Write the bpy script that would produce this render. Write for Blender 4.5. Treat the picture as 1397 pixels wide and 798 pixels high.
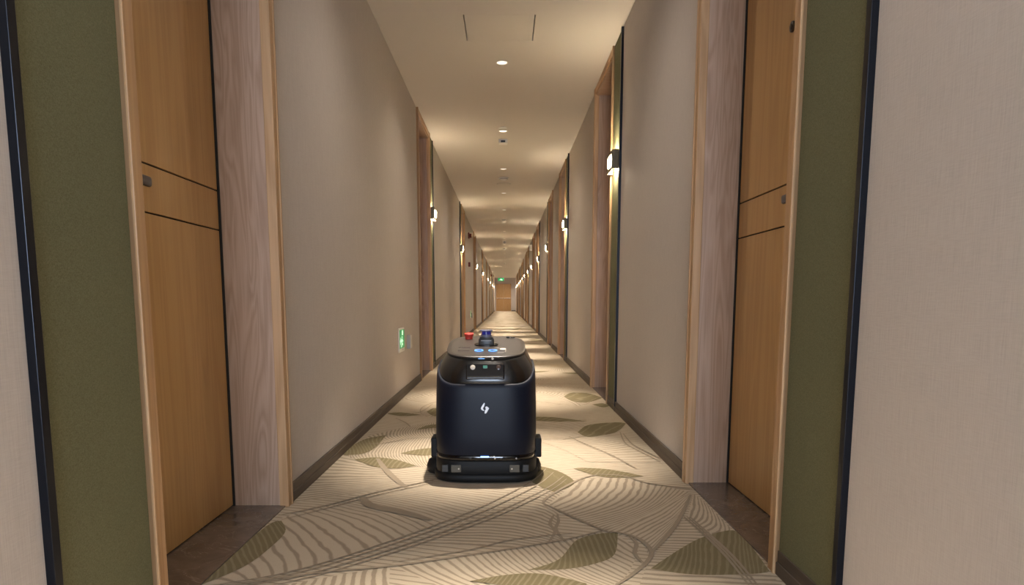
import bpy, bmesh, math, random
from mathutils import Vector, Matrix

random.seed(7)
R = math.radians
SC = bpy.context.scene
COL = SC.collection
for o in list(bpy.data.objects):
    bpy.data.objects.remove(o)

# ------------------------------------------------------------------ camera
cam_d = bpy.data.cameras.new('camera')
cam = bpy.data.objects.new('camera', cam_d)
COL.objects.link(cam)
cam.location = (0, 0, 0.75)
cam.rotation_euler = (R(90 - 7.4), 0, 0)
cam_d.sensor_fit = 'HORIZONTAL'
cam_d.sensor_width = 36
cam_d.lens = 36 * 965 / 1397
cam_d.shift_x = 9.0 / 1397
cam_d.shift_y = 137.3 / 1397
cam_d.clip_start = 0.02
cam_d.clip_end = 200
SC.camera = cam

# ------------------------------------------------------------------ world (overcast daylight behind the window at the camera's back)
W = bpy.data.worlds.new('overcast_sky')
SC.world = W
W.use_nodes = True
bg = W.node_tree.nodes['Background']
bg.inputs[0].default_value = (0.66, 0.80, 1.0, 1)
bg.inputs[1].default_value = 13.0

SC.view_settings.view_transform = 'Standard'
SC.view_settings.look = 'None'
SC.view_settings.exposure = 1.2
SC.view_settings.gamma = 1.0
SC.view_settings.use_curve_mapping = False
SC.cycles.max_bounces = 10
SC.cycles.diffuse_bounces = 8

# ------------------------------------------------------------------ dimensions (metres): x across, y along the corridor, z up
XL, XR = -0.813, 0.762       # wall faces
XM = (XL + XR) / 2
H = 2.50                     # ceiling
YB, YE = -3.6, 54.0          # window end behind the camera, fire door end
RECL, RECR = 0.185, 0.158    # depth of the door recesses
HEAD = 2.44                  # clear height of the openings
STRIP, PANEL, FRAME = 0.022, 0.33, 1.02
UNIT = STRIP + PANEL + FRAME
CAS = 0.045
LEFT = [(1.20, 'A'), (6.70, 'B'), (12.80, 'A'), (18.20, 'B'), (24.40, 'A'), (29.90, 'B'), (36.0, 'A'), (41.4, 'B'), (47.6, 'A')]
RIGHT = [(1.53, 'A'), (4.80, 'A'), (8.72, 'A'), (11.56, 'B'), (15.85, 'A'), (18.60, 'B'), (22.90, 'A'), (25.60, 'B'),
         (29.90, 'A'), (32.60, 'B'), (36.90, 'A'), (39.60, 'B'), (43.90, 'A'), (46.60, 'B')]
DL_Y = [5.50 + 2.12 * k for k in range(-4, 23)]
DL_Y[0:3] = [-2.98, -0.86, 1.22]
DL_Y[3] = 3.32
SPOT_W = 275.0
SPILL_W = 16.0
SCONCE_W = 5.5
WARM = (1.0, 0.89, 0.76)

# ------------------------------------------------------------------ materials
MATS = {}
def new_mat(name, base=(.5, .5, .5), rough=.6, metal=0.0, spec=.5, emit=None, estr=0.0, coat=0.0):
    m = bpy.data.materials.new(name)
    m.use_nodes = True
    b = m.node_tree.nodes['Principled BSDF']
    b.inputs['Base Color'].default_value = (*base, 1)
    b.inputs['Roughness'].default_value = rough
    b.inputs['Metallic'].default_value = metal
    b.inputs['Specular IOR Level'].default_value = spec
    b.inputs['Coat Weight'].default_value = coat
    b.inputs['Coat Roughness'].default_value = 0.08
    if emit:
        b.inputs['Emission Color'].default_value = (*emit, 1)
        b.inputs['Emission Strength'].default_value = estr
    MATS[name] = m
    return m

class NT:
    """tiny helper around a node tree"""
    def __init__(s, m):
        s.t = m.node_tree
        s.b = s.t.nodes['Principled BSDF']
    def n(s, kind, **kw):
        nd = s.t.nodes.new(kind)
        for k, v in kw.items():
            setattr(nd, k, v)
        return nd
    def l(s, a, b):
        s.t.links.new(a, b)
    def val(s, x):
        return x
    def math(s, op, a, b=None, c=None):
        nd = s.n('ShaderNodeMath', operation=op)
        for i, v in enumerate((a, b, c)):
            if v is None: continue
            if isinstance(v, (int, float)): nd.inputs[i].default_value = v
            else: s.l(v, nd.inputs[i])
        return nd.outputs[0]
    def mix(s, fac, a, b):
        nd = s.n('ShaderNodeMix', data_type='RGBA')
        for sock, v in ((nd.inputs[0], fac), (nd.inputs[6], a), (nd.inputs[7], b)):
            if isinstance(v, (int, float)): sock.default_value = v
            elif isinstance(v, tuple): sock.default_value = (*v, 1)
            else: s.l(v, sock)
        return nd.outputs[2]
    def coords(s, scale=(1, 1, 1), kind='Object'):
        tc = s.n('ShaderNodeTexCoord')
        mp = s.n('ShaderNodeMapping')
        mp.inputs['Scale'].default_value = scale
        s.l(tc.outputs[kind], mp.inputs[0])
        return mp.outputs[0]
    def noise(s, vec, scale, detail=3, rough=.55, dist=0.0):
        nd = s.n('ShaderNodeTexNoise')
        nd.inputs['Scale'].default_value = scale
        nd.inputs['Detail'].default_value = detail
        nd.inputs['Roughness'].default_value = rough
        nd.inputs['Distortion'].default_value = dist
        s.l(vec, nd.inputs['Vector'])
        return nd.outputs['Fac']
    def ramp(s, fac, stops):
        nd = s.n('ShaderNodeValToRGB')
        els = nd.color_ramp.elements
        while len(els) < len(stops): els.new(.5)
        for e, (p, c) in zip(els, stops):
            e.position = p
            e.color = (*c, 1)
        s.l(fac, nd.inputs[0])
        return nd.outputs[0]
    def bump(s, height, strength=.2, dist=.002):
        nd = s.n('ShaderNodeBump')
        nd.inputs['Strength'].default_value = strength
        nd.inputs['Distance'].default_value = dist
        s.l(height, nd.inputs['Height'])
        s.l(nd.outputs[0], s.b.inputs['Normal'])

def wood(name, c1, c2, c3, rough, fig=1.0, axis='z', spec=.4):
    m = new_mat(name, c1, rough, spec=spec)
    t = NT(m)
    sc = {'z': (9, 9, .55), 'x': (.55, 9, 9), 'y': (9, .55, 9)}[axis]
    v = t.coords(sc)
    big = t.noise(v, 1.3, 2, .5, 1.2 * fig)
    wv = t.math('FRACT', t.math('MULTIPLY', big, 9.0 * fig))
    tri = t.math('ABSOLUTE', t.math('SUBTRACT', wv, .5))
    fine = t.noise(t.coords({'z': (160, 160, 3), 'x': (3, 160, 160), 'y': (160, 3, 160)}[axis]), 1.0, 3, .6)
    fac = t.math('ADD', t.math('MULTIPLY', tri, .9), t.math('MULTIPLY', t.math('SUBTRACT', fine, .5), .9))
    col = t.ramp(fac, [(0.0, c2), (.3, c1), (.75, c3)])
    t.l(col, t.b.inputs['Base Color'])
    t.bump(fine, .12, .001)
    return m

# woven wall covering
m = new_mat('wallpaper', (.50, .44, .385), .85, spec=.2)
t = NT(m)
fib = t.noise(t.coords((500, 500, 14)), 1.0, 2, .6)
weft = t.noise(t.coords((30, 30, 420)), 1.0, 2, .6)
blot = t.noise(t.coords((1, 1, 1)), 1.6, 3, .5)
fac = t.math('ADD', t.math('MULTIPLY', fib, .55), t.math('ADD', t.math('MULTIPLY', weft, .3), t.math('MULTIPLY', blot, .15)))
t.l(t.ramp(fac, [(.3, (.43, .388, .355)), (.5, (.495, .45, .413)), (.72, (.55, .503, .465))]), t.b.inputs['Base Color'])
t.bump(t.math('ADD', fib, weft), .25, .0012)

m = new_mat('ceiling_paint', (.60, .55, .495), .9, spec=.15)
t = NT(m)
t.bump(t.noise(t.coords((1, 1, 1)), 160, 2, .6), .06, .001)

m = new_mat('green_fabric', (.085, .095, .045), .9, spec=.15)
t = NT(m)
w1 = t.noise(t.coords((700, 700, 260)), 1.0, 2, .6)
w2 = t.noise(t.coords((260, 260, 700)), 1.0, 2, .6)
f = t.math('MULTIPLY', t.math('ADD', w1, w2), .5)
t.l(t.ramp(f, [(.35, (.105, .103, .054)), (.65, (.165, .163, .094))]), t.b.inputs['Base Color'])
t.bump(f, .3, .001)

wood('door_veneer', (.48, .285, .110), (.435, .25, .093), (.515, .315, .130), .45, .6)
wood('jamb_wood', (.40, .275, .195), (.33, .215, .145), (.46, .33, .245), .36, 1.0, spec=.6)
wood('casing_wood', (.45, .275, .14), (.38, .22, .105), (.50, .315, .17), .42, .6)
wood('head_wood', (.40, .275, .195), (.33, .215, .145), (.46, .33, .245), .4, 1.0, 'y')
wood('fire_door_wood', (.40, .235, .10), (.35, .20, .08), (.44, .265, .12), .45, .8)
wood('baseboard_wood', (.085, .062, .045), (.065, .047, .034), (.105, .078, .057), .5, .6, 'y')
new_mat('black_metal', (.012, .014, .02), .28, .6)
new_mat('dark_gap', (.012, .010, .008), .9)
new_mat('bronze', (.10, .075, .045), .38, .9)
new_mat('steel', (.55, .53, .50), .32, .9)
new_mat('dark_handle', (.06, .045, .035), .3, .8)
new_mat('white_plastic', (.66, .63, .58), .45)
new_mat('grey_plastic', (.32, .31, .30), .45)
new_mat('dark_plastic', (.03, .03, .03), .5)
new_mat('red_plastic', (.45, .03, .02), .4)
new_mat('alarm_red', (.16, .022, .015), .45)
new_mat('lamp_glow', (1, .9, .7), .4, emit=(1, .84, .54), estr=36.0)
new_mat('downlight_glow', (.9, .88, .82), .4, emit=(1, .88, .70), estr=.8)
new_mat('exit_green', (.01, .25, .08), .4, emit=(.02, .55, .16), estr=.16)
new_mat('exit_white', (.7, .9, .75), .4, emit=(.55, 1, .62), estr=.38)
new_mat('led_blue', (.1, .25, .9), .3, emit=(.12, .36, 1.0), estr=3.0)
new_mat('led_pale', (.05, .2, .6), .3, emit=(.22, .52, 1.0), estr=.42)
new_mat('robot_navy', (.0045, .007, .016), .46, .0, .28)
new_mat('robot_gloss', (.008, .0075, .007), .24, 0, .6, coat=.3)
new_mat('robot_top', (.030, .024, .020), .34, 0, .35)
new_mat('robot_rubber', (.006, .006, .006), .6, 0, .3)
new_mat('robot_window', (.003, .003, .004), .06, 0, .6)
new_mat('robot_blue_glass', (.01, .012, .09), .12, 0, .6, emit=(.02, .02, .16), estr=.25)
new_mat('lidar_grey', (.14, .14, .19), .35)
new_mat('lens_pale', (.62, .55, .45), .2)
new_mat('lens_dark', (.05, .03, .025), .15)
new_mat('lens_green', (.05, .16, .12), .2, emit=(.03, .12, .09), estr=.3)
new_mat('rear_lamp', (.10, .09, .07), .3)
new_mat('emblem_silver', (.72, .72, .74), .3, .5)
new_mat('window_frame_metal', (.12, .12, .12), .4, .5)

# brown marble thresholds
m = new_mat('threshold_stone', (.10, .075, .058), .22, spec=.5)
t = NT(m)
a = t.noise(t.coords((1, 1, 1)), 9, 5, .62, .6)
v = t.math('ABSOLUTE', t.math('SUBTRACT', t.noise(t.coords((1, 1, 1)), 5, 4, .6, 1.5), .5))
c = t.ramp(a, [(.3, (.085, .064, .051)), (.7, (.145, .112, .09))])
t.l(t.mix(t.math('LESS_THAN', v, .006), c, (.165, .135, .11)), t.b.inputs['Base Color'])

# carpet: cream pile, brown hatched leaves, olive leaves.  UVMap = (running vein number, metres from the midrib),
# LeafUV = (position along, -1..1 across), attribute print = (kind, share of the line, midrib flag)
CREAM, CREAM2 = (.48, .402, .300), (.43, .357, .264)
LINE, LINE2 = (.245, .195, .138), (.185, .145, .100)
OLIVE, OLIVE2 = (.175, .142, .078), (.245, .205, .125)
m = new_mat('carpet', CREAM, .95, spec=.1)
t = NT(m)
uv1 = t.n('ShaderNodeUVMap', uv_map='UVMap').outputs[0]
uv2 = t.n('ShaderNodeUVMap', uv_map='LeafUV').outputs[0]
at = t.n('ShaderNodeAttribute', attribute_name='print')
sep = t.n('ShaderNodeSeparateColor'); t.l(at.outputs['Color'], sep.inputs[0])
kind, duty0, ribflag = sep.outputs[0], sep.outputs[1], sep.outputs[2]
s1 = t.n('ShaderNodeSeparateXYZ'); t.l(uv1, s1.inputs[0])
s2 = t.n('ShaderNodeSeparateXYZ'); t.l(uv2, s2.inputs[0])
U, V = s1.outputs[0], s1.outputs[1]
avn = t.math('ABSOLUTE', s2.outputs[1])
aV = t.math('ABSOLUTE', V)
oc = t.coords((1, 1, 1))
wob = t.math('SUBTRACT', t.noise(oc, 6, 2, .5), .5)
wob2 = t.math('SUBTRACT', t.noise(oc, 17, 2, .5), .5)
fr = t.math('FRACT', t.math('ADD', U, t.math('MULTIPLY', wob, .9)))
dist = t.math('ABSOLUTE', t.math('SUBTRACT', fr, .5))
duty = t.math('MULTIPLY', duty0, t.math('ADD', .5, t.math('MULTIPLY', wob2, .75)))
def soft_below(x, lim, w):                                  # 1 where x < lim, with a soft woven edge
    mr = t.n('ShaderNodeMapRange'); mr.clamp = True
    t.l(t.math('SUBTRACT', lim, x), mr.inputs[0])
    mr.inputs[1].default_value = -w; mr.inputs[2].default_value = w
    return mr.outputs[0]
stripe = soft_below(dist, duty, .05)
rib = t.math('MULTIPLY', ribflag, t.math('LESS_THAN', t.math('ABSOLUTE', t.math('SUBTRACT', aV, .014)), .0045))
ribgap = t.math('MULTIPLY', ribflag, t.math('LESS_THAN', aV, .012))
edge = t.math('MULTIPLY', ribflag, t.math('GREATER_THAN', avn, .955))
solid = t.math('COMPARE', kind, .5, .1)
is_olive = t.math('GREATER_THAN', kind, .8)
hatch = t.math('MULTIPLY', stripe, t.math('SUBTRACT', 1, ribgap))
lines = t.math('MAXIMUM', solid, t.math('MAXIMUM', hatch, t.math('MAXIMUM', rib, edge)))
pile = t.noise(oc, 420, 2, .7)
soft = t.noise(oc, 3.0, 2, .5)
cream = t.mix(soft, CREAM, CREAM2)
lcol = t.mix(soft, LINE, LINE2)
c_leaf = t.mix(t.math('MULTIPLY', lines, .70), cream, lcol)
c_ol = t.mix(t.math('MULTIPLY', hatch, .75), OLIVE, OLIVE2)
col = t.mix(is_olive, c_leaf, c_ol)
dk = t.math('ADD', .80, t.math('MULTIPLY', pile, .40))
vm = t.n('ShaderNodeVectorMath', operation='SCALE'); t.l(col, vm.inputs[0]); t.l(dk, vm.inputs['Scale'])
t.l(vm.outputs[0], t.b.inputs['Base Color'])
t.bump(pile, .5, .003)

# ------------------------------------------------------------------ mesh helpers
def bm_box(bm, c, s, bev=0.0):
    r = bmesh.ops.create_cube(bm, size=1.0, matrix=Matrix.Translation(c) @ Matrix.Diagonal((*s, 1)))
    if bev > 0:
        es = list({e for v in r['verts'] for e in v.link_edges})
        bmesh.ops.bevel(bm, geom=es, offset=bev, segments=2, affect='EDGES', profile=.5)
def bm_range(bm, x0, x1, y0, y1, z0, z1, bev=0.0):
    bm_box(bm, ((x0 + x1) / 2, (y0 + y1) / 2, (z0 + z1) / 2), (abs(x1 - x0), abs(y1 - y0), abs(z1 - z0)), bev)
def bm_cyl(bm, c, r, d, axis='z', seg=24, r2=None, bev=0.0):
    M = Matrix.Translation(c)
    if axis == 'x': M = M @ Matrix.Rotation(R(90), 4, 'Y')
    if axis == 'y': M = M @ Matrix.Rotation(R(90), 4, 'X')
    res = bmesh.ops.create_cone(bm, cap_ends=True, segments=seg, radius1=r, radius2=r if r2 is None else r2, depth=d, matrix=M)
    if bev > 0:
        es = [e for e in {e for v in res['verts'] for e in v.link_edges} if any(len(f.verts) > 4 for f in e.link_faces)]
        bmesh.ops.bevel(bm, geom=es, offset=bev, segments=2, affect='EDGES', profile=.5)
def bm_prism(bm, pts, y0, y1, plane='xz'):
    """extrude an outline; plane xz gives depth in y, yz gives depth in x, xy gives depth in z"""
    def P(a, b, d):
        return {'xz': (a, d, b), 'yz': (d, a, b), 'xy': (a, b, d)}[plane]
    v0 = [bm.verts.new(P(a, b, y0)) for a, b in pts]
    v1 = [bm.verts.new(P(a, b, y1)) for a, b in pts]
    n = len(pts)
    bm.faces.new(v0); bm.faces.new(v1[::-1])
    for i in range(n):
        bm.faces.new((v0[i], v0[(i + 1) % n], v1[(i + 1) % n], v1[i]))
    bmesh.ops.recalc_face_normals(bm, faces=bm.faces)
def mesh_of(bm, name, mat, smooth=False, ang=40):
    me = bpy.data.meshes.new(name)
    bmesh.ops.recalc_face_normals(bm, faces=bm.faces)
    bm.to_mesh(me); bm.free()
    if mat: me.materials.append(MATS[mat])
    if smooth:
        me.shade_smooth()
        try: me.set_sharp_from_angle(angle=R(ang))
        except Exception: pass
    return me
def obj(name, me, parent=None, loc=None):
    o = bpy.data.objects.new(name, me)
    COL.objects.link(o)
    if parent: o.parent = parent
    if loc: o.location = loc
    return o
def part(name, build, mat, parent=None, smooth=False, ang=40):
    bm = bmesh.new()
    build(bm)
    return obj(name, mesh_of(bm, name, mat, smooth, ang), parent)
def boxpart(name, rng, mat, parent=None, bev=0.0):
    return part(name, lambda bm: bm_range(bm, *rng, bev), mat, parent)
def tag(o, label, cat=None, group=None, kind=None):
    o['label'] = label
    if cat: o['category'] = cat
    if group: o['group'] = group
    if kind: o['kind'] = kind
    return o
def empty(name, loc=(0, 0, 0), rz=0.0):
    o = bpy.data.objects.new(name, None)
    COL.objects.link(o)
    o.empty_display_size = .1
    o.location = loc
    o.rotation_euler = (0, 0, rz)
    return o
def copy_tree(o, parent=None):
    c = o.copy(); COL.objects.link(c)
    if parent: c.parent = parent
    for ch in list(o.children): copy_tree(ch, c)
    return c
ORD = ['', 'first', 'second', 'third', 'fourth', 'fifth', 'sixth', 'seventh', 'eighth', 'ninth', 'tenth', 'eleventh', 'twelfth',
       'thirteenth', 'fourteenth', 'fifteenth', 'sixteenth', 'seventeenth', 'eighteenth', 'nineteenth', 'twentieth', 'twenty-first',
       'twenty-second', 'twenty-third', 'twenty-fourth', 'twenty-fifth', 'twenty-sixth', 'twenty-seventh', 'twenty-eighth']

# ------------------------------------------------------------------ shell
def openings(units):
    out = []
    for s, k in units:
        a = s + (STRIP + PANEL if k == 'A' else 0.0)
        out.append((a, a + FRAME))
    return out
OPL, OPR = openings(LEFT), openings(RIGHT)

def wall_side(name, x, sgn, ops, label):
    bm = bmesh.new()
    ys = [YB] + [v for a, b in ops for v in (a + .006, b - .006)] + [YE]
    for i in range(0, len(ys), 2):
        bm_range(bm, x, x + sgn * .45, ys[i], ys[i + 1], 0, H + .05)
    for a, b in ops:                                       # wall over the opening and the back of the recess
        bm_range(bm, x, x + sgn * .45, a, b, HEAD + .03, H + .05)
        bm_range(bm, x + sgn * .30, x + sgn * .45, a, b, 0, H)
    return tag(obj(name, mesh_of(bm, name, 'wallpaper')), label, 'wall', kind='structure')
wall_side('wall_left', XL, -1, OPL, 'beige woven wallpaper wall along the left of the corridor')
wall_side('wall_right', XR, 1, OPR, 'beige woven wallpaper wall along the right of the corridor')
w = part('wall_far', lambda bm: bm_range(bm, XL - .45, XR + .45, YE, YE + .2, 0, H + .05), 'wallpaper')
tag(w, 'pale end wall with the double fire doors at the far end', 'wall', kind='structure')

def back_wall(bm):
    bm_range(bm, XL - .45, XL + .12, YB - .2, YB, 0, H + .05)
    bm_range(bm, XR - .12, XR + .45, YB - .2, YB, 0, H + .05)
    bm_range(bm, XL, XR, YB - .2, YB, 0, .35)
    bm_range(bm, XL, XR, YB - .2, YB, 2.35, H + .05)
w = part('wall_near', back_wall, 'wallpaper')
tag(w, 'end wall with a tall daylight window behind the viewpoint', 'wall', kind='structure')
win = empty('window_1', (XM, YB - .1, .35))
for xx in (-.65, 0, .65):
    boxpart('window_frame', (xx - .025, xx + .025, -.03, .03, 0, 2.0), 'window_frame_metal', win)
for zz in (.025, 1.0, 1.975):
    boxpart('window_rail', (-.66, .66, -.028, .028, zz - .025, zz + .025), 'window_frame_metal', win)
tag(win, 'tall metal framed daylight window at the near end of the corridor', 'window', kind='structure')
pd = bpy.data.lights.new('window_daylight', 'AREA')
pd.shape = 'RECTANGLE'; pd.size = 1.33; pd.size_y = 2.0
pd.cycles.is_portal = True
po = bpy.data.objects.new('window_daylight', pd); COL.objects.link(po)
po.location = (XM, YB - .12, 1.35); po.rotation_euler = (R(90), 0, 0)

# ceiling with the opening of the service hatch left free
HX0, HX1, HY0, HY1 = -.262, .187, 4.62, 5.06
def ceil(bm):
    bm_range(bm, XL - .45, HX0, YB - .2, YE + .2, H, H + .06)
    bm_range(bm, HX1, XR + .45, YB - .2, YE + .2, H, H + .06)
    bm_range(bm, HX0, HX1, YB - .2, HY0, H, H + .06)
    bm_range(bm, HX0, HX1, HY1, YE + .2, H, H + .06)
    bm_range(bm, HX0 - .1, HX1 + .1, HY0 - .1, HY1 + .1, H + .06, H + .09)
cl = part('ceiling', ceil, 'ceiling_paint')
tag(cl, 'plain beige plaster ceiling of the corridor', 'ceiling', kind='structure')
ht = empty('ceiling_hatch', ((HX0 + HX1) / 2, (HY0 + HY1) / 2, H))
hw, hl = (HX1 - HX0) / 2, (HY1 - HY0) / 2
boxpart('hatch_panel', (-hw + .007, hw - .007, -hl + .0015, hl - .0015, 0, .02), 'ceiling_paint', ht)
boxpart('hatch_backing', (-hw, hw, -hl, hl, .045, .055), 'dark_gap', ht)
tag(ht, 'square flush service hatch with dark side slots in the near ceiling', 'hatch')

# ------------------------------------------------------------------ carpet
PATCHES = [   # kind, running vein count, near edge, far edge, bow, line share
    ('base', [0, 6, 13, 23, 37], [(-0.744, 1.809), (-0.563, 1.936), (-0.307, 2.210), (-0.131, 2.476), (0.099, 2.870)], [(-0.838, 1.809), (-0.800, 2.331), (-0.649, 2.540), (-0.516, 2.701), (-0.301, 2.907)], 0.03, 0.26),
    ('base', [0, 7, 13, 20], [(-0.813, 2.579), (-0.815, 2.846), (-0.812, 3.203), (-0.813, 3.677)], [(-0.399, 2.812), (-0.448, 2.919), (-0.516, 3.089), (-0.595, 3.279)], 0.0, 0.38),
    ('base', [0, 7, 15, 24], [(-0.296, 2.126), (-0.172, 2.308), (0.001, 2.569), (0.138, 2.858)], [(0.156, 2.061), (0.169, 2.174), (0.187, 2.406), (0.248, 2.722)], 0.06, 0.42),
    ('base', [0, 7, 14, 22, 30], [(-0.324, 1.941), (-0.108, 2.030), (0.024, 2.086), (0.175, 2.153), (0.342, 2.269)], [(-0.174, 1.795), (0.059, 1.775), (0.213, 1.775), (0.320, 1.844), (0.407, 2.074)], -0.03, 0.34),
    ('base', [0, 10], [(-0.577, 1.809), (-0.330, 1.941)], [(-0.595, 1.659), (-0.288, 1.659)], 0, 0.45),
    ('base', [0, 5, 10, 17], [(0.160, 2.559), (0.222, 2.432), (0.278, 2.348), (0.340, 2.224)], [(0.312, 2.919), (0.504, 2.956), (0.634, 2.835), (0.732, 2.722)], 0.08, 0.36),
    ('base', [0, 5, 9], [(0.340, 2.224), (0.422, 2.153), (0.425, 2.030)], [(0.715, 2.701), (0.724, 2.669), (0.674, 2.522)], 0.03, 0.38),
    ('base', [0, 5, 9], [(0.637, 2.397), (0.663, 2.269), (0.687, 2.126)], [(0.738, 2.701), (0.750, 2.522), (0.750, 2.269)], 0.05, 0.42),
    ('base', [0, 8, 16, 22], [(0.628, 2.381), (0.495, 2.140), (0.420, 1.982), (0.355, 1.795)], [(0.643, 2.381), (0.675, 2.126), (0.724, 1.941), (0.740, 1.747)], 0, 0.4),
    ('base', [0, 10, 22], [(-0.779, 3.881), (-0.582, 4.206), (-0.429, 4.363)], [(-0.647, 3.706), (-0.522, 3.828), (-0.374, 3.881)], -0.05, 0.45),
    ('base', [0, 13, 28], [(-0.792, 3.546), (-0.578, 3.797), (-0.372, 3.859)], [(-0.755, 3.342), (-0.490, 3.203), (-0.296, 3.116)], -0.06, 0.4),
    ('base', [0, 8, 16], [(0.180, 3.756), (0.284, 3.564), (0.382, 3.263)], [(0.452, 3.881), (0.622, 3.677), (0.737, 3.233)], 0.03, 0.22),
    ('base', [0, 8, 18], [(0.188, 4.310), (0.177, 4.061), (0.166, 3.797)], [(0.519, 4.474), (0.489, 4.206), (0.406, 3.838)], 0.05, 0.4),
    ('olive', [0, 4, 9, 13, 17], [(0.063, 1.908), (0.155, 1.987), (0.223, 2.153), (0.298, 2.217), (0.367, 2.232)], [(0.063, 1.907), (0.166, 1.913), (0.254, 1.953), (0.325, 2.030), (0.367, 2.231)], 0, 0.4),
    ('olive', [0, 4, 9, 13, 17, 20], [(0.411, 1.919), (0.540, 2.086), (0.635, 2.188), (0.750, 2.254), (0.760, 2.140), (0.739, 1.897)], [(0.411, 1.918), (0.489, 1.881), (0.567, 1.870), (0.650, 1.876), (0.702, 1.881), (0.739, 1.897)], 0, 0.4),
    ('olive', [0, 4, 9, 13, 16], [(-0.808, 1.804), (-0.813, 1.987), (-0.809, 2.188), (-0.797, 2.331), (-0.770, 2.356)], [(-0.808, 1.804), (-0.745, 1.930), (-0.722, 2.074), (-0.721, 2.239), (-0.770, 2.355)], 0, 0.35),
    ('olive', [0, 0.05, 0.1, 0.15, 0.2], [(0.076, 3.203), (0.185, 3.145), (0.263, 3.008), (0.284, 2.858), (0.198, 2.722)], [(0.076, 3.201), (0.085, 3.034), (0.106, 2.907), (0.139, 2.812), (0.198, 2.721)], 0, 0.0),
    ('olive', [0, 5, 10, 15], [(0.307, 3.130), (0.406, 3.130), (0.507, 3.075), (0.596, 2.982)], [(0.307, 3.129), (0.389, 2.995), (0.488, 2.956), (0.596, 2.981)], 0, 0.25),
    ('olive', [0, 1, 2, 3, 4], [(0.416, 4.014), (0.492, 4.232), (0.602, 4.323), (0.711, 4.349), (0.745, 4.310)], [(0.416, 4.012), (0.452, 3.881), (0.548, 3.924), (0.648, 4.037), (0.745, 4.307)], 0, 0.2),
    ('olive', [0, 3, 6], [(0.189, 4.561), (0.313, 4.546), (0.510, 4.390)], [(0.183, 4.418), (0.301, 4.377), (0.509, 4.385)], 0, 0.3),
    ('olive', [0, 1, 2, 3], [(0.463, 5.564), (0.548, 5.790), (0.681, 5.744), (0.759, 5.478)], [(0.462, 5.559), (0.511, 5.275), (0.622, 5.236), (0.759, 5.474)], 0, 0.2),
    ('olive', [0, 1, 2], [(0.636, 5.122), (0.718, 5.178), (0.754, 5.049)], [(0.635, 5.118), (0.691, 4.978), (0.753, 5.046)], 0, 0.2),
    ('olive', [0, 5, 10, 14], [(-0.720, 3.310), (-0.629, 3.350), (-0.522, 3.302), (-0.408, 3.174)], [(-0.719, 3.308), (-0.601, 3.159), (-0.495, 3.123), (-0.408, 3.172)], 0, 0.35),
    ('olive', [0, 4, 9, 13], [(-0.798, 3.424), (-0.797, 3.638), (-0.762, 3.817), (-0.672, 3.924)], [(-0.792, 3.399), (-0.706, 3.432), (-0.671, 3.582), (-0.671, 3.922)], 0, 0.35),
    ('olive', [0, 4, 8], [(-0.522, 3.441), (-0.446, 3.537), (-0.350, 3.582)], [(-0.522, 3.439), (-0.410, 3.391), (-0.333, 3.407)], 0, 0.3),
    ('olive', [0, 2, 4], [(-0.793, 4.713), (-0.704, 4.744), (-0.557, 4.635)], [(-0.788, 4.682), (-0.682, 4.590), (-0.557, 4.632)], 0, 0.2),
    ('olive', [0, 1, 2], [(-0.538, 4.776), (-0.514, 4.926), (-0.474, 4.943)], [(-0.538, 4.773), (-0.481, 4.605), (-0.439, 4.575)], 0, 0.2),
    ('olive', [0, 2, 4], [(-0.522, 4.084), (-0.478, 4.232), (-0.416, 4.283)], [(-0.522, 4.082), (-0.459, 4.132), (-0.404, 4.157)], 0, 0.3),
    ('olive', [0, 8, 14, 20], [(-0.098, 1.824), (0.001, 1.868), (0.102, 1.876), (0.217, 1.809)], [(-0.098, 1.824), (0.001, 1.795), (0.097, 1.766), (0.212, 1.766)], 0, 0.35),
]
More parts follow.
